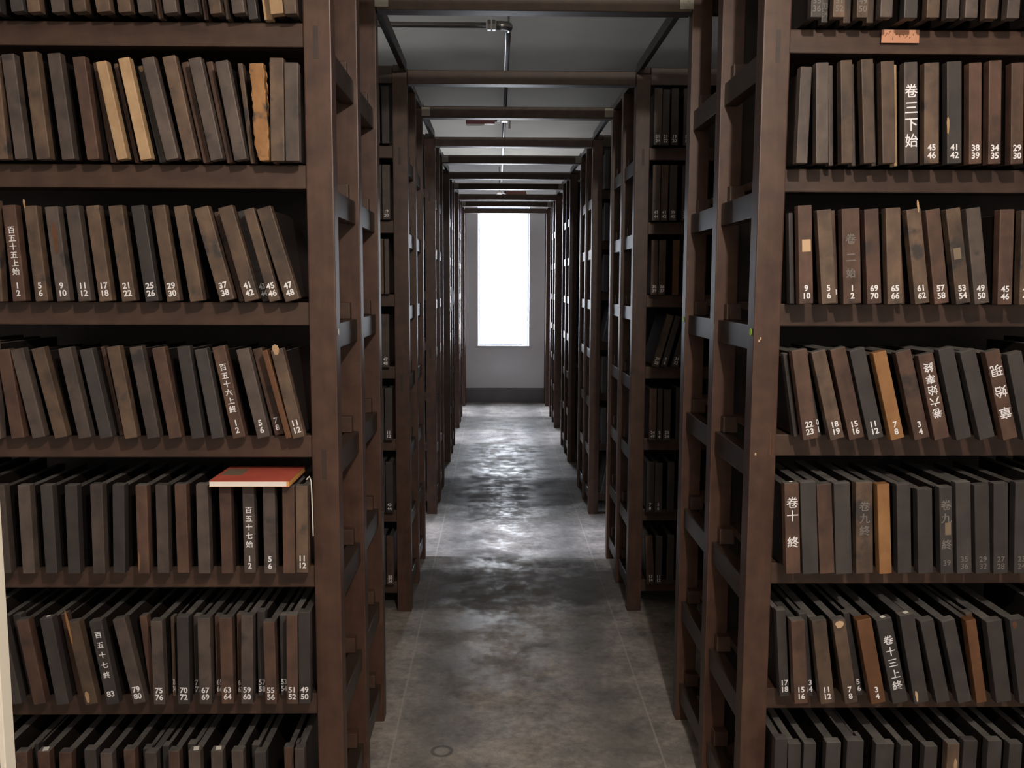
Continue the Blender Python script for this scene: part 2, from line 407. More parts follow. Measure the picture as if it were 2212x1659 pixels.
# ------------------------------------------------------------------ printing blocks
ORD = ['', 'first', 'second', 'third', 'fourth', 'fifth', 'sixth', 'seventh', 'eighth', 'ninth', 'tenth', 'eleventh', 'twelfth', 'thirteenth', 'fourteenth', 'fifteenth',
       'sixteenth', 'seventeenth', 'eighteenth', 'nineteenth', 'twentieth', 'twenty-first', 'twenty-second', 'twenty-third', 'twenty-fourth', 'twenty-fifth', 'twenty-sixth', 'twenty-seventh', 'twenty-eighth']
ROWN = ['top shelf', 'second shelf', 'third shelf', 'fourth shelf', 'fifth shelf', 'sixth shelf', 'lowest shelf']
COL = dict(b='brown', g='grey-brown', d='blackened', r='reddish brown', p='pale bare-wood', o='orange bare-wood', m='orange and black mottled', k='orange-brown')
TONE = ['b', 'g', 'g', 'b', 'r', 'd', 'b', 'g']

def block(x, y, z, w, h, lean, tone, label, group, text=None, depth=.315, rough_edge=False):
    """one carved printing board standing on edge: thick end cap in front, thinner inked board behind"""
    root = thing('printing_block', (x, y, z), label, 'printing block', group)
    root.rotation_euler = (0, lean, 0)
    x0 = 0. if lean <= 0 else -w      # lowest corner of the leaning board is the pivot
    bm = BM(); box(bm, x0, x0 + w, 0, .026, 0, h, .0022)
    if rough_edge:
        bmesh.ops.subdivide_edges(bm, edges=[e for e in bm.edges if abs(e.verts[0].co.z - e.verts[1].co.z) > .1], cuts=24)
        rr = random.Random(3)
        for v in bm.verts:
            if .004 < v.co.z < h - .004:
                v.co.x += (rr.random() - .5) * .005
            t = v.co.z / h
            if t < .16: v.co.x += (.16 - t) * .05 * (1 if v.co.x < x0 + w / 2 else -.2)
    def dusty(o):       # years of dust on the upper edge
        o.data.materials.append(M['dust'])
        for p in o.data.polygons:
            if p.normal.z > .9 and p.center.z > h * .8: p.material_index = 1
        return o
    cap = obj('end_cap', bm, tone, root)
    if tone not in 'pomk': dusty(cap)
    bm = BM(); th = w * .60; box(bm, x0 + (w - th) / 2, x0 + (w + th) / 2, .0262, depth, .004, h - .006 - R.random() * .006, .0015)
    dusty(obj('board', bm, 'board', root))
    if text:
        for kind, body, fz, size, mt_, dx in text:
            yy = -.0005
            cx = x0 + w / 2 + dx
            if kind == 'n': lettering('painted_number', body, size, cap, (cx, yy, fz), mt_, .00055 if mt_ == 'white' else .0001, line=.92, fit=w - .003)
            elif kind in ('t', 'u'):
                z0, z1 = fz
                chars = body if kind == 't' else body[::-1]
                for i, ch in enumerate(chars):
                    if ch == ' ': continue
                    zz = z1 + (z0 - z1) * (i + .5) / len(chars)
                    lettering('painted_character', ch, size, cap, (cx, yy, zz), mt_, .0 if mt_ == 'white' else .0, rot=math.pi if kind == 'u' else 0, fit=w - .002)
            elif kind == 's':
                bm = BM(); box(bm, cx - body[0] / 2, cx + body[0] / 2, -.0006, .0004, fz - body[1] / 2, fz + body[1] / 2); obj('sticker', bm, mt_, cap)
            elif kind == 'c':   # splintered patch of bare wood
                bm = BM(); vs = []
                for q in range(9):
                    a = q / 9 * 6.283; vs.append(bm.verts.new((cx + body[0] / 2 * math.cos(a) * (1 + .25 * math.sin(q * 2.3)), -.0006, fz + body[1] / 2 * math.sin(a))))
                f = bm.faces.new(vs); ext = bmesh.ops.extrude_face_region(bm, geom=[f])
                for v in ext['geom']:
                    if isinstance(v, bmesh.types.BMVert): v.co.y += .001
                obj('bare_wood_patch', bm, mt_, cap)
    return root

NS = .0192   # painted digit size
def num(a, b, m_='white', dx=0., up=.027): return ('n', '%s\n%s' % (a, b) if b != '' else str(a), up, NS, m_, dx)

# rows: (scale, x origin, y origin) of the enlargement each row was measured in, then (x top, y top, x bottom, width, tone, text...)
# 'R' as a trailing flag = set back between its neighbours
def row(side, k, sc_, ox, oy, items, hstd=.243):
    yp = 2.116 if side == 'left' else 2.100
    zs = LIP[k] + LH + .0008
    recs = []
    for it in items:
        xt, yt, xb, w, tone = it[:5]; opt = it[5:]
        back = .045 if 'R' in opt else 0.
        text = [o for o in opt if isinstance(o, tuple)]
        y = yp + back + R.random() * .006
        wm = w / sc_ * y / FOC * 1.02
        if yt is None:       # top is above the frame: only the foot and the lean were measured
            vb = 30; pb = at(ox + xb / sc_, vb, y); lean = -xt; h = hstd + R.uniform(-.008, .006); x = pb.x
        elif xb is None:     # foot is below the frame
            pt = at(ox + xt / sc_, oy + yt / sc_, y); lean = R.uniform(-.01, .01); h = pt.z - zs; x = pt.x - h * math.sin(lean)
        else:
            pt = at(ox + xt / sc_, oy + yt / sc_, y); h0 = pt.z - zs
            # image row where the foot meets the shelf
            v = oy + yt / sc_ + h0 / y * FOC; pb = at(ox + xb / sc_, v, y)
            lean = math.atan2(pt.x - pb.x, h0); h = h0 / math.cos(lean); x = pb.x
        if lean > 0: x += wm
        recs.append([x, y, h, lean, wm, tone, text, opt])
    far = (min if side == 'left' else max)(r[0] for r in recs)
    for q in range(3 if side == 'left' else 5):       # the row carries on along the shelf
        far += (-.046 if side == 'left' else .046) if q else (-.055 if side == 'left' else .062)
        recs.append([far, yp + R.random() * .006, hstd + R.uniform(-.012, .004), 0., .032, TONE[R.randrange(8)], [], ()])
    # number them outward from the aisle post
    recs.sort(key=lambda r: -r[0] if side == 'left' else r[0])
    relax(recs, side)
    out = []
    for i, (x, y, h, lean, wm, tone, text, opt) in enumerate(recs):
        nums = [t[1] for t in text if t[0] == 'n']
        chars = [t for t in text if t[0] in 'tu']
        what = COL[tone] + ' wooden block'
        if nums: what += ' numbered ' + nums[0].replace('\n', ' ').strip()
        elif chars: what += ' with painted characters'
        place = '%s from the post, %s, near %s rack' % (ORD[i + 1], ROWN[k], side)
        out.append(block(x, y, zs, wm, h, lean, tone, what + ', ' + place, 'printing blocks on the %s of the near %s rack' % (ROWN[k], side), text, rough_edge=(tone == 'm')))
        out[-1]['h_'] = h; out[-1]['w_'] = wm
    return out
def relax(recs, side):
    """stand the boards side by side without any two running through each other"""
    rs = sorted(recs, key=lambda r: r[0])
    isr = ['R' in r[7] for r in rs]
    for i, r in enumerate(rs):          # set-back boards lean as their front neighbours do
        if isr[i]:
            nb = [rs[j][3] for j in (i - 1, i + 1) if 0 <= j < len(rs) and not isr[j]]
            if nb: r[3] = sum(nb) / len(nb)
            r[4] = min(r[4], .024)
    def cen(r, t): return r[0] + (r[4] / 2 if r[3] <= 0 else -r[4] / 2) * math.cos(r[3]) + t * math.sin(r[3])
    lim = XL[0] - PW - .0015 if side == 'left' else XR[0] + PW + .0015
    for _ in range(400):
        for i in range(len(rs) - 1):
            for j in (i + 1, i + 2):
                if j >= len(rs): continue
                a, b = rs[i], rs[j]
                ha = a[4] * (.5 if isr[i] == isr[j] or isr[i] else .31); hb = b[4] * (.5 if isr[i] == isr[j] or isr[j] else .31)
                if isr[i] != isr[j]: ha, hb = (a[4] * .5, b[4] * .31) if isr[i] else (a[4] * .31, b[4] * .5)
                need = (ha + hb) / math.cos((a[3] + b[3]) / 2) + .0016
                top = min(a[2], b[2])
                for t in (0, top):
                    v = need - (cen(b, t) - cen(a, t))
                    if v > 0:
                        if isr[i] != isr[j]:
                            r_, o_, sg = (a, b, -1) if isr[i] else (b, a, 1)
                            if r_[4] > .011: r_[4] = max(.009, r_[4] - v * .6)
                            r_[0] += sg * v * .45; o_[0] -= sg * v * .22
                        else:
                            a[0] -= v * .5; b[0] += v * .5
                            dl = max(-.01, min(.01, v * .8)) * (1 if t else -1) * .5
                            a[3] -= dl; b[3] += dl
        for r in rs:
            for t in (0, r[2]):
                e = cen(r, t) + (r[4] / 2 + .0005 if side == 'left' else -r[4] / 2 - .0005)
                if side == 'left' and e > lim: r[0] -= (e - lim)
                if side == 'right' and e < lim: r[0] += (lim - e)
ROWS = {}
def T(s, z0, z1, size, m_='white', dx=0.): return ('t', s, (z0, z1), size, m_, dx)
def U(s, z0, z1, size): return ('u', s, (z0, z1), size, 'white', 0.)

S1 = 2.989
ROWS['left', 0] = row('left', 0, S1, 0, 0, [(.10, None, 70, 76, 'd'), (.08, None, 180, 76, 'b'), (.08, None, 335, 80, 'g'), (.10, None, 475, 80, 'b'), (.12, None, 625, 85, 'b'), (.11, None, 765, 78, 'b'),
    (.12, None, 900, 85, 'g'), (.12, None, 1010, 45, 'r', 'R'), (.12, None, 1060, 80, 'g'), (.12, None, 1200, 85, 'g'), (.12, None, 1310, 35, 'r', 'R'), (.12, None, 1360, 72, 'b'), (.12, None, 1450, 40, 'b', 'R'), (.12, None, 1505, 75, 'g'), (.10, None, 1600, 80, 'd', 'R'),
    (.11, None, 1706, 52, 'p', 'R'), (.11, None, 1748, 80, 'p'), (.06, None, 1840, 75, 'b')])
ROWS['left', 1] = row('left', 1, S1, 0, 0, [(-95, 352, -30, 75, 'b'), (5, 350, 95, 78, 'g'), (145, 335, 232, 85, 'b'), (303, 345, 397, 78, 'g'), (470, 368, 565, 75, 'r'), (580, 405, 705, 45, 'r', 'R'),
    (628, 400, 765, 64, 'p'), (730, 408, 850, 40, 'r', 'R'), (760, 378, 905, 68, 'p'), (872, 430, 1030, 40, 'd', 'R', ('c', (.010, .014), .215, 0, 'p', 0)), (910, 378, 1070, 78, 'g'), (1045, 368, 1195, 80, 'b'), (1165, 405, 1312, 45, 'r', 'R'), (1215, 380, 1360, 78, 'g'), (1328, 400, 1462, 42, 'r', 'R'), (1390, 398, 1515, 78, 'g'),
    (1578, 405, 1612, 36, 'b', 'R'), (1612, 408, 1655, 84, 'm'), (1715, 400, 1730, 26, 'r', 'R'), (1750, 372, 1757, 85, 'b'), (1855, 402, 1865, 85, 'g')])
S2 = 2.765
ROWS['left', 2] = row('left', 2, S2, 0, 400, [(10, 120, 75, 76, 'r', T('百五十五上始', .058, .172, .0172), num(1, 2)), (140, 125, 212, 72, 'b', num(5, 6), ('c', (.005, .022), .225, 0, 'p', -.012)), (265, 130, 340, 75, 'g', num(9, 10), ('c', (.012, .075), .145, 0, 'k', 0)), (390, 125, 468, 75, 'g', num(11, 12)),
    (510, 125, 592, 75, 'b', num(17, 18)), (645, 125, 728, 80, 'b', num(21, 22)), (780, 125, 870, 75, 'd', num(25, 26)), (905, 125, 998, 75, 'b', num(29, 30)), (1035, 128, 1135, 78, 'b'), (1160, 142, 1318, 85, 'b', num(37, 38)), (1280, 160, 1420, 40, 'r', 'R'),
    (1300, 138, 1462, 85, 'b', num(41, 42)), (1420, 158, 1570, 42, 'd', 'R', num(43, 44)), (1452, 148, 1610, 62, 'b', num(45, 46)), (1530, 145, 1705, 85, 'b', num(47, 48))])
ROWS['left', 3] = row('left', 3, S2, 0, 400, [(-20, 985, 70, 76, 'r'), (52, 985, 188, 75, 'g'), (185, 980, 328, 75, 'b'), (345, 978, 470, 75, 'g'), (480, 985, 605, 75, 'd'), (635, 968, 745, 75, 'b'), (585, 965, 700, 40, 'r', 'R'), (770, 970, 880, 75, 'g'),
    (905, 975, 1010, 75, 'r'), (1055, 968, 1145, 75, 'd'), (1160, 985, 1265, 75, 'd'), (1265, 970, 1392, 75, 'r', T('百五十六上終', .058, .180, .0172), num(1, 2)), (1410, 985, 1540, 75, 'g', num(5, 6)), (1510, 980, 1640, 60, 'r', 'R', num(7, 8)), (1565, 990, 1712, 34, 'k'), (1612, 988, 1745, 72, 'b', num(11, 12), ('c', (.016, .026), .215, 0, 'p', -.002))])
S3 = 2.373
ROWS['left', 4] = row('left', 4, S3, 0, 960, [(-40, 210, -2, 60, 'g'), (88, 210, 118, 62, 'g'), (205, 210, 235, 60, 'd'), (330, 210, 350, 62, 'd'), (460, 205, 478, 62, 'g'), (575, 208, 582, 60, 'd'), (693, 210, 708, 58, 'r', ('c', (.004, .05), .03, 0, 'o', -.010)), (795, 208, 808, 60, 'g'),
    (893, 205, 910, 60, 'r'), (1003, 205, 1017, 62, 'g'), (1110, 215, 1125, 60, 'r'), (1180, 230, 1195, 36, 'd', 'R'), (1228, 215, 1240, 60, 'g', T('百五十七始', .060, .165, .0172), num(1, 2)), (1290, 230, 1306, 40, 'r', 'R', num(3, 4)), (1345, 215, 1355, 62, 'g', num(5, 6)), (1453, 215, 1460, 62, 'r'), (1528, 214, 1533, 62, 'b', num(11, 12))])
ROWS['left', 5] = row('left', 5, S3, 0, 960, [(-60, 900, 40, 65, 'd'), (80, 905, 175, 65, 'r'), (70, 875, 150, 50, 'd', 'R'), (210, 895, 300, 65, 'd'), (290, 872, 385, 55, 'r', 'R'), (340, 915, 440, 65, 'b', ('c', (.006, .09), .20, 0, 'o', -.012), ('c', (.010, .03), .02, 0, 'p', -.006)), (455, 910, 550, 65, 'd', T('百五十七終', .062, .190, .0172), num(83, '')),
    (580, 900, 690, 65, 'g', num(79, 80)), (735, 880, 765, 55, 'r', 'R'), (780, 905, 800, 60, 'g', num(75, 76)), (862, 885, 885, 45, 'b', 'R', num(73, 74)), (905, 885, 915, 62, 'd', num(70, 72)), (980, 880, 995, 40, 'd', 'R', num(71, 72)), (1012, 890, 1025, 65, 'g', num(67, 69)), (1090, 880, 1105, 40, 'r', 'R', num(65, 66)), (1125, 890, 1140, 65, 'r', num(63, 64)), (1195, 870, 1208, 40, 'r', 'R', num(61, 62)), (1238, 880, 1240, 62, 'g', num(59, 60)),
    (1305, 855, 1312, 50, 'd', 'R', num(57, 58)), (1350, 910, 1365, 60, 'r', num(55, 56)), (1415, 875, 1425, 45, 'd', 'R', num(53, 54)), (1468, 875, 1472, 58, 'r', num(51, 52)), (1535, 860, 1540, 62, 'd', num(49, 50))])
ROWS['left', 6] = row('left', 6, S3, 0, 960, [(92, 1578, None, 60, 'r'), (190, 1575, None, 62, 'r'), (300, 1580, None, 66, 'r'), (430, 1565, None, 62, 'd'), (512, 1585, None, 62, 'g'), (632, 1565, None, 58, 'r'), (695, 1560, None, 40, 'd', 'R'), (742, 1580, None, 62, 'g'), (862, 1572, None, 58, 'r'), (965, 1572, None, 62, 'g'),
    (1080, 1570, None, 62, 'g'), (1185, 1570, None, 62, 'g'), (1300, 1578, None, 60, 'd'), (1405, 1552, None, 58, 'r', 'R'), (1497, 1560, None, 50, 'g'), (1555, 1530, None, 60, 'd', 'R'), (1240, 1540, None, 60, 'd', 'R'), (1000, 1535, None, 45, 'd', 'R'), (100, 1535, None, 55, 'd', 'R'), (825, 1545, None, 40, 'd', 'R')])
S4 = 3.614
ROWS['right', 0] = row('right', 0, S4, 1600, 0, [(0, None, 548, 84, 'd', num(35, 36, 'faint')), (0, None, 632, 48, 'd', 'R', num(33, 34, 'faint')), (0, None, 722, 88, 'b', num(51, 52, 'faint')), (0, None, 806, 56, 'b', 'R'), (0, None, 905, 86, 'b', num(49, 50, 'faint')), (0, None, 985, 52, 'b', 'R'), (0, None, 1090, 92, 'g'), (0, None, 1276, 100, 'd'), (0, None, 1452, 96, 'b'), (0, None, 1607, 96, 'g'), (0, None, 1752, 95, 'g'), (0, None, 1910, 95, 'b'), (0, None, 2080, 95, 'g')])
ROWS['right', 1] = row('right', 1, S4, 1600, 0, [(450, 518, 415, 86, 'g'), (590, 488, 590, 95, 'g'), (692, 510, 690, 34, 'g', 'R'), (780, 470, 790, 88, 'b'), (868, 500, 878, 46, 'g', 'R'), (935, 462, 960, 90, 'b'), (1032, 490, 1035, 34, 'g', 'R'), (1090, 478, 1105, 100, 'b'), (1198, 505, 1205, 24, 'p', 'R'), (1275, 485, 1280, 100, 'g', T('卷三下始', .030, .178, .032)), (1435, 490, 1435, 112, 'b', num(45, 46)),
    (1612, 480, 1615, 110, 'd', num(41, 42), ('c', (.006, .040), .086, 0, 'p', -.015)), (1785, 490, 1785, 95, 'r', num(38, 39)), (1940, 472, 1935, 96, 'r', num(34, 35)), (2115, 490, 2110, 96, 'r', num(29, 30))])
S5 = 2.765
ROWS['right', 2] = row('right', 2, S5, 1600, 400, [(262, 165, 252, 62, 'd', 'R'), (330, 122, 340, 82, 'r', num(9, 10), ('s', (.020, .028), .135, 0, 'sticker', .002)), (455, 150, 487, 85, 'b', num(5, 6)), (542, 152, 560, 40, 'r', 'R', num(3, '')), (600, 142, 612, 105, 'r', num(1, 2), T('卷二', .085, .17, .024, 'faint', -.002), T('始', .055, .085, .022, 'faint', -.003)), (738, 145, 758, 84, 'r', num(69, 70)), (865, 138, 880, 88, 'b', num(65, 66)), (955, 165, 968, 30, 'r', 'R'),
    (985, 148, 1040, 85, 'b', num(61, 62), ('c', (.005, .030), .225, 0, 'p', .011)), (1105, 150, 1160, 85, 'r', num(57, 58)), (1225, 145, 1290, 85, 'b', num(53, 54), ('s', (.017, .026), .118, 0, 'oldsticker', -.002)), (1345, 142, 1400, 85, 'g', num(49, 50)), (1550, 145, 1535, 85, 'r', num(45, 46)), (1680, 150, 1665, 85, 'b', num(41, 42))])
ROWS['right', 3] = row('right', 3, S5, 1600, 400, [(215, 1005, 270, 60, 'd', 'R'), (290, 990, 360, 92, 'r', num(22, 23)), (382, 1005, 452, 40, 'd', 'R', num(10, 11)), (420, 1000, 535, 85, 'b', num(18, 19)), (535, 985, 650, 92, 'r', num(15, 16)), (650, 990, 765, 92, 'd', num(11, 12)), (790, 1005, 900, 80, 'o', num(7, 8)), (925, 1000, 1040, 92, 'r', num(3, 4)), (1060, 1020, 1160, 90, 'r', U('卷六始奉終', .052, .192, .0245)), (1180, 985, 1290, 92, 'd'), (1310, 1000, 1430, 92, 'd'),
    (1460, 1000, 1570, 88, 'r', U('章 始 現', .055, .185, .030)), (1590, 1010, 1690, 90, 'd')])
S6 = 2.374
ROWS['right', 4] = row('right', 4, S6, 1600, 960, [(180, 200, 185, 76, 'r', T('卷十 終', .060, .190, .029)), (265, 195, 282, 82, 'd'), (365, 205, 385, 78, 'r'), (475, 200, 485, 85, 'd'), (590, 195, 592, 88, 'b', T('卷九終', .09, .18, .026, 'faint')), (700, 205, 712, 64, 'o'), (800, 205, 805, 72, 'd'), (905, 230, 910, 78, 'd'), (1018, 220, 1025, 66, 'd', num(39, '', 'faint'), T('卷九 終', .055, .185, .026, 'faint'), ('s', (.014, .030), .112, 0, 'oldsticker', .004)), (1102, 195, 1108, 78, 'd', num(35, 36, 'faint')), (1198, 210, 1205, 76, 'd', num(29, 32, 'faint')), (1298, 200, 1295, 76, 'd', num(27, 28, 'faint')), (1410, 195, 1400, 76, 'd', num(23, 24, 'faint'))])
ROWS['right', 5] = row('right', 5, S6, 1600, 960, [(180, 850, 200, 66, 'd', 'R', num(17, 18)), (258, 905, 275, 72, 'r', num(15, 16)), (318, 865, 330, 42, 'd', 'R', num(13, 14)), (365, 905, 410, 76, 'b', num(11, 12)), (470, 905, 535, 68, 'b', num(7, 8), ('c', (.022, .018), .205, 0, 'sticker', 0)), (540, 865, 605, 45, 'd', 'R', num(5, 6)), (590, 905, 665, 78, 'k', num(3, 4)), (695, 905, 780, 82, 'd', T('卷十三上終', .030, .178, .0245)), (815, 880, 890, 78, 'd', ('c', (.006, .030), .02, 0, 'sticker', -.010)), (920, 910, 1005, 72, 'd'), (1030, 910, 1115, 72, 'd'),
    (1125, 870, 1195, 55, 'b', 'R'), (1160, 905, 1215, 54, 'k'), (1260, 910, 1310, 82, 'd'), (1380, 900, 1430, 78, 'd', ('c', (.012, .02), .205, 0, 'k', -.008))])
ROWS['right', 6] = row('right', 6, S6, 1600, 960, [(148, 1510, None, 68, 'd', T('卷六', .080, .165, .033)), (222, 1535, None, 70, 'd'), (325, 1532, None, 66, 'd'), (440, 1528, None, 80, 'd'), (555, 1520, None, 90, 'd'), (600, 1495, None, 45, 'd', 'R'), (695, 1535, None, 98, 'd'), (820, 1542, None, 66, 'd'), (945, 1548, None, 70, 'd'), (1062, 1535, None, 66, 'b', ('c', (.008, .05), .17, 0, 'p', .006)), (1145, 1520, None, 76, 'd'), (1270, 1520, None, 76, 'd'), (1380, 1535, None, 70, 'd')])

# second and third racks: what shows past the posts of the first
def far_row(side, k, rk, items):
    XS = (XL if side == 'left' else XR)[rk]; y = D[rk] - .04; zs = LIP[k] + LH + .0008
    s = -1 if side == 'left' else 1; c = PW + .010
    for i, it in enumerate(items):
        tone, w, lean, h, gap = it[:5]; text = list(it[5:])
        xa = XS + s * (c + gap); c += gap + w + .003
        x = xa - w if side == 'left' else xa
        if lean > 0: x += w
        what = COL[tone] + ' wooden block'
        if text: what += ' numbered ' + text[0][1].replace('\n', ' ')
        lab = '%s, %s from the post, %s, %s %s rack' % (what, ORD[i + 1], ROWN[k], ORD[rk + 1], side)
        block(x, y + R.random() * .01, zs, w, h, lean, tone, lab, 'printing blocks on the %s of the %s %s rack' % (ROWN[k], ORD[rk + 1], side), text)
n_ = num
F = {0: [('g', .034, 0, .24, .0, n_(23, 24)), ('d', .03, 0, .235, .0, n_(21, 22)), ('d', .032, 0, .24, .004, n_(19, 20)), ('d', .032, 0, .24, .02, n_(17, 18))],
     1: [('g', .034, 0, .24, .0, n_(43, 44)), ('b', .03, 0, .24, .0, n_(41, 42)), ('d', .032, 0, .24, .004, n_(39, 40)), ('d', .032, 0, .24, .02, n_(37, 38))],
     2: [('r', .030, 0, .24, .0, n_(38, 39)), ('b', .030, 0, .24, .002, n_(36, 37)), ('k', .028, 0, .24, .028), ('d', .032, 0, .24, .012)],
     3: [('b', .030, .27, .24, .012, n_(27, 28)), ('d', .026, .27, .235, .006, n_(5, 6)), ('d', .032, .27, .24, .018, n_(31, 32)), ('d', .032, .27, .24, .02)],
     4: [('r', .032, 0, .235, .006, n_(24, 49)), ('d', .022, 0, .235, .0, n_(5, 6)), ('d', .032, 0, .23, .004, n_(23, 24)), ('d', .032, 0, .24, .02)],
     5: [('d', .034, 0, .23, .0, n_(7, 8)), ('d', .034, 0, .225, .0, n_(5, 6)), ('d', .032, 0, .23, .02), ('d', .032, 0, .23, .02)],
     6: [('r', .034, -.06, .225, .010, n_(13, 14)), ('d', .03, 0, .22, .0, n_(11, 12)), ('d', .032, 0, .225, .02), ('d', .032, 0, .225, .02)]}
FL = {0: [('d', .032, 0, .24, .0), ('d', .032, 0, .24, .004), ('d', .032, 0, .24, .01)],
      1: [('g', .034, 0, .235, .0, n_(19, 20)), ('g', .032, 0, .235, .0, n_(17, 18)), ('d', .032, 0, .24, .01)],
      2: [('g', .020, 0, .24, .008), ('b', .03, 0, .24, .0), ('d', .03, 0, .235, .01)],
      3: [('g', .034, 0, .235, .01, n_(47, 48)), ('d', .032, 0, .235, .0, n_(45, 46)), ('d', .032, 0, .24, .01)],
      4: [('d', .034, 0, .235, .0, n_(11, 12)), ('d', .032, 0, .235, .0, n_(9, 10)), ('d', .032, 0, .24, .01)],
      5: [('d', .034, 0, .23, .0, n_(43, 44)), ('d', .032, 0, .23, .0, n_(41, 42)), ('d', .032, 0, .23, .01)],
      6: [('r', .034, 0, .225, .0, n_(55, 56)), ('d', .032, 0, .225, .0, n_(51, 52)), ('d', .032, 0, .225, .01)]}
for k in range(7):
    far_row('right', k, 1, F[k]); far_row('left', k, 1, FL[k])
    far_row('right', k, 2, [('d', .032, .20 if k in (3, 6) else 0, .235, .0), ('d', .032, .20 if k in (3, 6) else 0, .24, .012)])

# ------------------------------------------------------------------ things lying about on the shelves
fx0 = at(451, 1042, 2.085); fx1 = at(625, 1045, 2.085); zt = max(b.location.z + b['h_'] * math.cos(b.rotation_euler.y) + b['w_'] * abs(math.sin(b.rotation_euler.y)) for b in ROWS['left', 4] if fx0.x - .06 < b.location.x < fx1.x + .05)
bk = thing('booklet', (fx0.x, 2.085, zt + .0012), 'red paperback booklet lying flat on top of the blocks, near left rack', 'book')
W_, H_ = fx1.x - fx0.x, .175
bm = BM(); box(bm, .001, W_ - .007, .0005, H_ - .001, .0012, .0126); obj('pages', bm, 'pages', bk)
bm = BM(); box(bm, 0, W_, 0, H_, .0127, .0140, .0003); box(bm, 0, W_, 0, H_, 0, .0011, .0003); obj('cover', bm, 'redcover', bk)
bm = BM(); box(bm, W_ - .0068, W_ - .0002, .0004, H_ - .001, .0012, .0126); obj('spine', bm, 'tape', bk)
bm = BM(); box(bm, .008, .058, H_ * .36, H_ * .80, .0140, .0144); obj('title_label', bm, 'oldsticker', bk)

def slip(row_, i, label, w=.013, d=.018):
    b = sorted(ROWS[row_], key=lambda o: o.location.x)[i]
    le = b.rotation_euler.y; x0 = 0 if le <= 0 else -b['w_']
    c = Matrix.Translation(b.location) @ Matrix.Rotation(le, 4, 'Y')
    p = c @ Vector((x0 + b['w_'] * .55, .012, b['h_'] + .0006))
    bm = BM(); box(bm, -w / 2, w / 2, -d / 2, d / 2, 0, .0007); o = obj('paper_slip', bm, 'paper')
    o.location = p; o.rotation_euler = (0, le, .25); tag(o, label, 'paper slip')
    return o
slip(('left', 6), 5, 'small white paper slip on a block, left end of lowest shelf, near left rack')
slip(('left', 6), 15, 'small white paper slip on front block, right end of lowest shelf, near left rack')
slip(('left', 6), 16, 'small white paper slip on a set-back block near the post, lowest shelf, near left rack')
slip(('left', 5), 6, 'tiny white paper scrap on a leaning block, sixth shelf, near left rack', .008, .008)
slip(('right', 5), 7, 'white paper scrap on the block lettered in white, sixth shelf, near right rack', .010, .010)
slip(('right', 5), 8, 'white paper scrap right of the lettered block, sixth shelf, near right rack', .011, .010)
slip(('right', 4), 0, 'tiny white scrap on the lettered block beside the post, fifth shelf, near right rack', .007, .006)

# paper label on the top shelf lip of the right rack
sh = [c for c in racks['right', 0].children if c.name.startswith('shelf')][0]
a = at(1905, 64, 2.188); b_ = at(1985, 93, 2.188)
bm = BM(); box(bm, a.x, b_.x, 2.1882, 2.1889, b_.z, a.z); bm.transform(Matrix.Translation(-racks['right', 0].location)); lp = obj('paper_label', bm, 'kraft', sh)
rr = random.Random(5)
bm = BM()
for q in range(9):
    x = a.x + (b_.x - a.x) * (.12 + .09 * q); z = b_.z + (a.z - b_.z) * rr.uniform(.35, .8)
    g = bmesh.ops.create_cube(bm, size=1, matrix=Matrix.Translation((x, 2.1880, z)) @ Matrix.Rotation(rr.uniform(-.6, .9), 4, 'Y') @ Matrix.Diagonal((.0011, .0004, rr.uniform(.004, .010), 1)))
bm.transform(Matrix.Translation(-racks['right', 0].location)); obj('pen_strokes', bm, 'ink', lp)

# loose white string by the left post
bm = BM(); pts = [at(662, 1036, 2.09), at(668, 1029, 2.10), at(672, 1040, 2.10), at(673.5, 1070, 2.10), at(675, 1110, 2.10), at(676, 1140, 2.10), at(676.5, 1158, 2.10)]
path_tube(bm, pts, .0016); tag(obj('hanging_string', bm, 'paper', None, True), 'white string hanging beside the left post below the red booklet', 'string')

# curling paper strip on the fourth left rack
bm = BM(); n = 10; A = []
for i in range(n + 1):
    t = i / n; z = 1.48 - .20 * t; yv = D[3] - .004 - .020 * math.sin(t * 2.6); xx = XL[3] + .024 + .018 * math.sin(t * math.pi) - .010 * t
    A.append([bm.verts.new((xx, yv, z)), bm.verts.new((xx - .022, yv - .006, z))])
for p, q in zip(A, A[1:]): bm.faces.new((p[0], p[1], q[1], q[0]))
tag(obj('paper_strip', bm, 'thin', None, True), 'curling white paper strip stuck on the fourth left rack', 'paper strip')

# ------------------------------------------------------------------ overhead: beams, angle irons, pipe, valves
BZ0, BZ1 = 2.362, 2.420
n_b = 0
for k in range(6):
    for back in (0, 1):
        if k == 5 and back: continue
        y0 = D[k] + (2 * SP - .004 if back else -.004); n_b += 1
        xa, xb = XL[k] + .002, XR[k] - .002
        t = thing('cross_beam', ((xa + xb) / 2, y0, BZ0), 'dark timber beam spanning the aisle, %s from the camera' % ORD[n_b], 'beam', 'timber beams across the aisle')
        hw = (xb - xa) / 2
        bm = BM(); box(bm, -hw, hw, 0, .062, 0, BZ1 - BZ0, .003); obj('timber', bm, 'beam', t)
        if back:
            for s in (-1, 1):
                bm = BM(); x = s * (hw - .018); box(bm, x - .022, x + .022, -.004, -.0005, .008, .052, .001)
                tube(bm, (x + s * .006, -.007, .034), (x + s * .006, -.004, .034), .004, 8)
                obj('bracket', bm, 'plate', t)
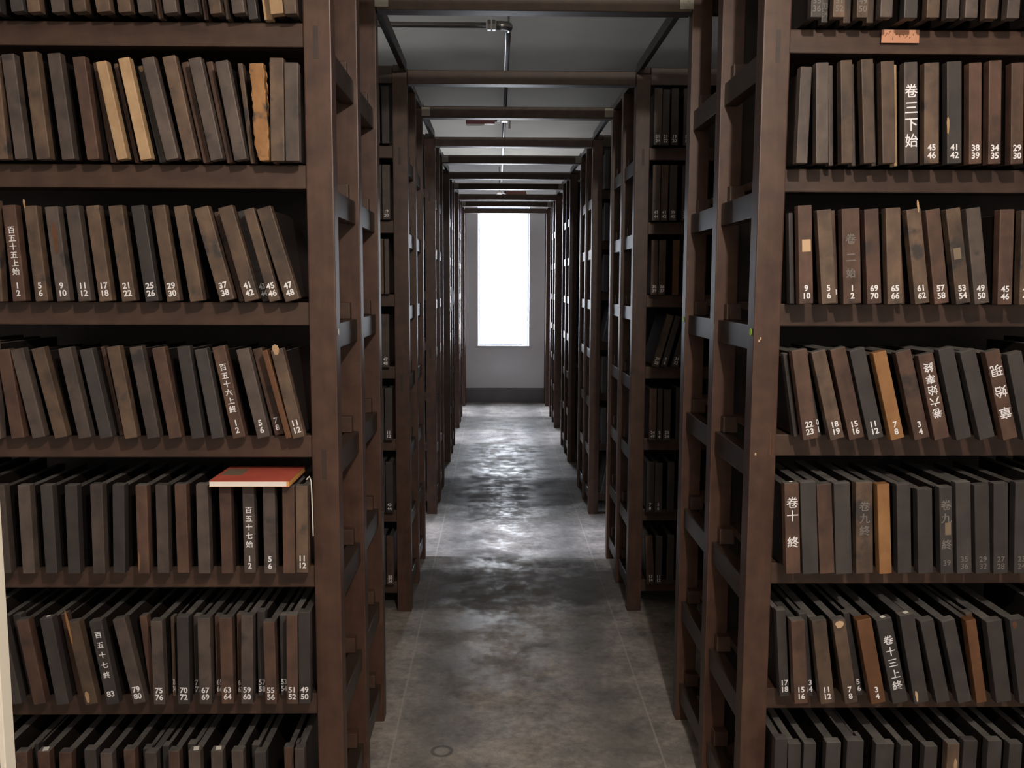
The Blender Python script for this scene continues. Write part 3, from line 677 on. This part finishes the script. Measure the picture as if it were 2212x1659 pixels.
for s, side, XS in ((-1, 'left', XL), (1, 'right', XR)):
    for k in range(5):
        y0 = D[k] + 2 * SP + PD + .006; y1 = D[k + 1] - .006
        xa = XS[k + 1] + s * .004
        bm = BM(); box(bm, min(xa, xa + s * .028), max(xa, xa + s * .028), y0, y1, TOP - .012, TOP - .008); box(bm, min(xa - s * .004, xa), max(xa - s * .004, xa), y0, y1, TOP - .030, TOP + .010)
        tag(obj('angle_iron_rail', bm, 'iron'), 'dark angle iron bridging the %s racks at the top, %s gap from the camera' % (side, ORD[k + 1]), 'angle iron', 'angle irons joining the rack tops')

PZ, PX = 2.755, .056
t = thing('ceiling_pipe', (PX, 4.555, PZ), 'galvanised steel pipe running along the ceiling above the aisle', 'pipe')
bm = BM(); tube(bm, (0, .05, 0), (0, YE - 4.56, 0), .0135, 16); obj('long_run', bm, 'steel', t, True)
bm = BM(); tube(bm, (-.11, 0, 0), (XW0 - PX + .005, 0, 0), .0135, 16); obj('side_branch', bm, 'steel', t, True)
bm = BM(); path_tube(bm, [(-.06, 0, 0), (-.03, 0, 0), (-.012, .005, 0), (0, .02, 0), (0, .055, 0)], .021, 14); obj('elbow', bm, 'steel', t, True)
for x in (-.072, -.095):
    bm = BM(); bmesh.ops.create_cone(bm, cap_ends=True, segments=6, radius1=.027, radius2=.027, depth=.016, matrix=Matrix.Translation((x, 0, 0)) @ Matrix.Rotation(math.pi / 2, 4, 'Y')); obj('union_nut', bm, 'steel', t)
bm = BM(); tube(bm, (0, .01, .02), (0, .01, ZC - PZ - .002), .006, 8); obj('hanger', bm, 'steel', t)

def valve(p, s, drop, label, tagplate):
    v = thing('lever_valve', p, label, 'valve')
    bm = BM(); box(bm, -.026, .026, -.02, .02, -.020, .006, .004)
    if drop: tube(bm, (0, 0, .006), (0, 0, drop), .008, 10)
    obj('valve_body', bm, 'steel', v)
    bm = BM(); box(bm, min(s * .030, s * .055), max(s * .030, s * .055), -.012, .012, -.014, .004, .002); obj('stem', bm, 'steel', v)
    bm = BM(); tube(bm, (s * .055, 0, -.004), (s * .072, 0, -.004), .016, 12); obj('collar', bm, 'black', v)
    bm = BM(); box(bm, min(s * .072, s * .29), max(s * .072, s * .29), -.012, .012, -.036, .010, .004); lv = obj('lever', bm, 'redlever', v)
    bm = BM(); a0, a1 = sorted((s * .15, s * .288)); box(bm, a0, a1, -.011, .011, -.048, -.0362, .001); obj('pale_underside', bm, 'paper', lv)
    if tagplate:
        bm = BM(); box(bm, .030, .046, -.028, -.026, -.072, .0, .001); obj('tag_plate', bm, 'plate', v)
def atz(u, v, z):
    d = FW + RX * ((u - 1106) / FOC) - UX * ((v - 829.5) / FOC); return EYE + d * ((z - 1.5) / d.z)
q = atz(1085, 262, PZ - .035)
valve((PX, q.y, PZ - .020), -1, 0, 'dark red lever valve on the ceiling pipe, pointing left', True)
q = at(1112, 415, 9.85)
valve((PX - .03, 9.85, q.z), 1, PZ - q.z, 'dark red lever valve hanging far down the aisle, pointing right', False)

# ------------------------------------------------------------------ slotted steel upright close by on the left
b0 = at(21.5, 1600, 1.05)
t = thing('slotted_upright', (b0.x, 1.05, 0), 'cream slotted steel upright standing close at the lower left edge', 'steel upright')
bm = BM(); box(bm, -.0035, .0035, -.018, .004, 0, 1.95, .001); obj('edge_flange', bm, 'enamel', t)
bm = BM(); box(bm, -.012, -.0036, 0, .003, 0, 1.95); box(bm, -.045, -.022, 0, .003, 0, 1.95)
z = 0.
while z < 1.94:
    box(bm, -.022, -.012, 0, .003, z, z + .012); z += .020
obj('slotted_flange', bm, 'greymetal', t)

# ------------------------------------------------------------------ light
w = bpy.data.worlds.new('overcast_sky'); sc.world = w; w.use_nodes = True
bg = w.node_tree.nodes['Background']; bg.inputs[0].default_value = (.86, .91, 1.0, 1); bg.inputs[1].default_value = 15.
def lamp(name, loc, power, col, r):
    l = bpy.data.lights.new(name, 'POINT'); l.energy = power; l.color = col; l.shadow_soft_size = r
    o = bpy.data.objects.new(name, l); o.location = loc; C.objects.link(o); return o
lamp('ceiling_lamp', (.42, 0.0, 2.50), 122, (1., .86, .74), .035)

sl = bpy.data.lights.new('hazy_sun', 'SUN'); sl.energy = 5.2; sl.angle = .09; sl.color = (.86, .87, 1.)
so = bpy.data.objects.new('hazy_sun', sl); C.objects.link(so); so.location = (-6, 5, 5)
so.rotation_euler = Vector((math.cos(.47), -.02, -math.sin(.47))).to_track_quat('-Z', 'Y').to_euler()

for o in bpy.data.objects:
    for k_ in ('h_', 'w_'):
        if k_ in o: del o[k_]
sc.view_settings.view_transform = 'Standard'; sc.view_settings.look = 'None'
sc.view_settings.gamma = 1; sc.view_settings.use_curve_mapping = False; sc.view_settings.exposure = 0.
sc.cycles.use_denoising = True
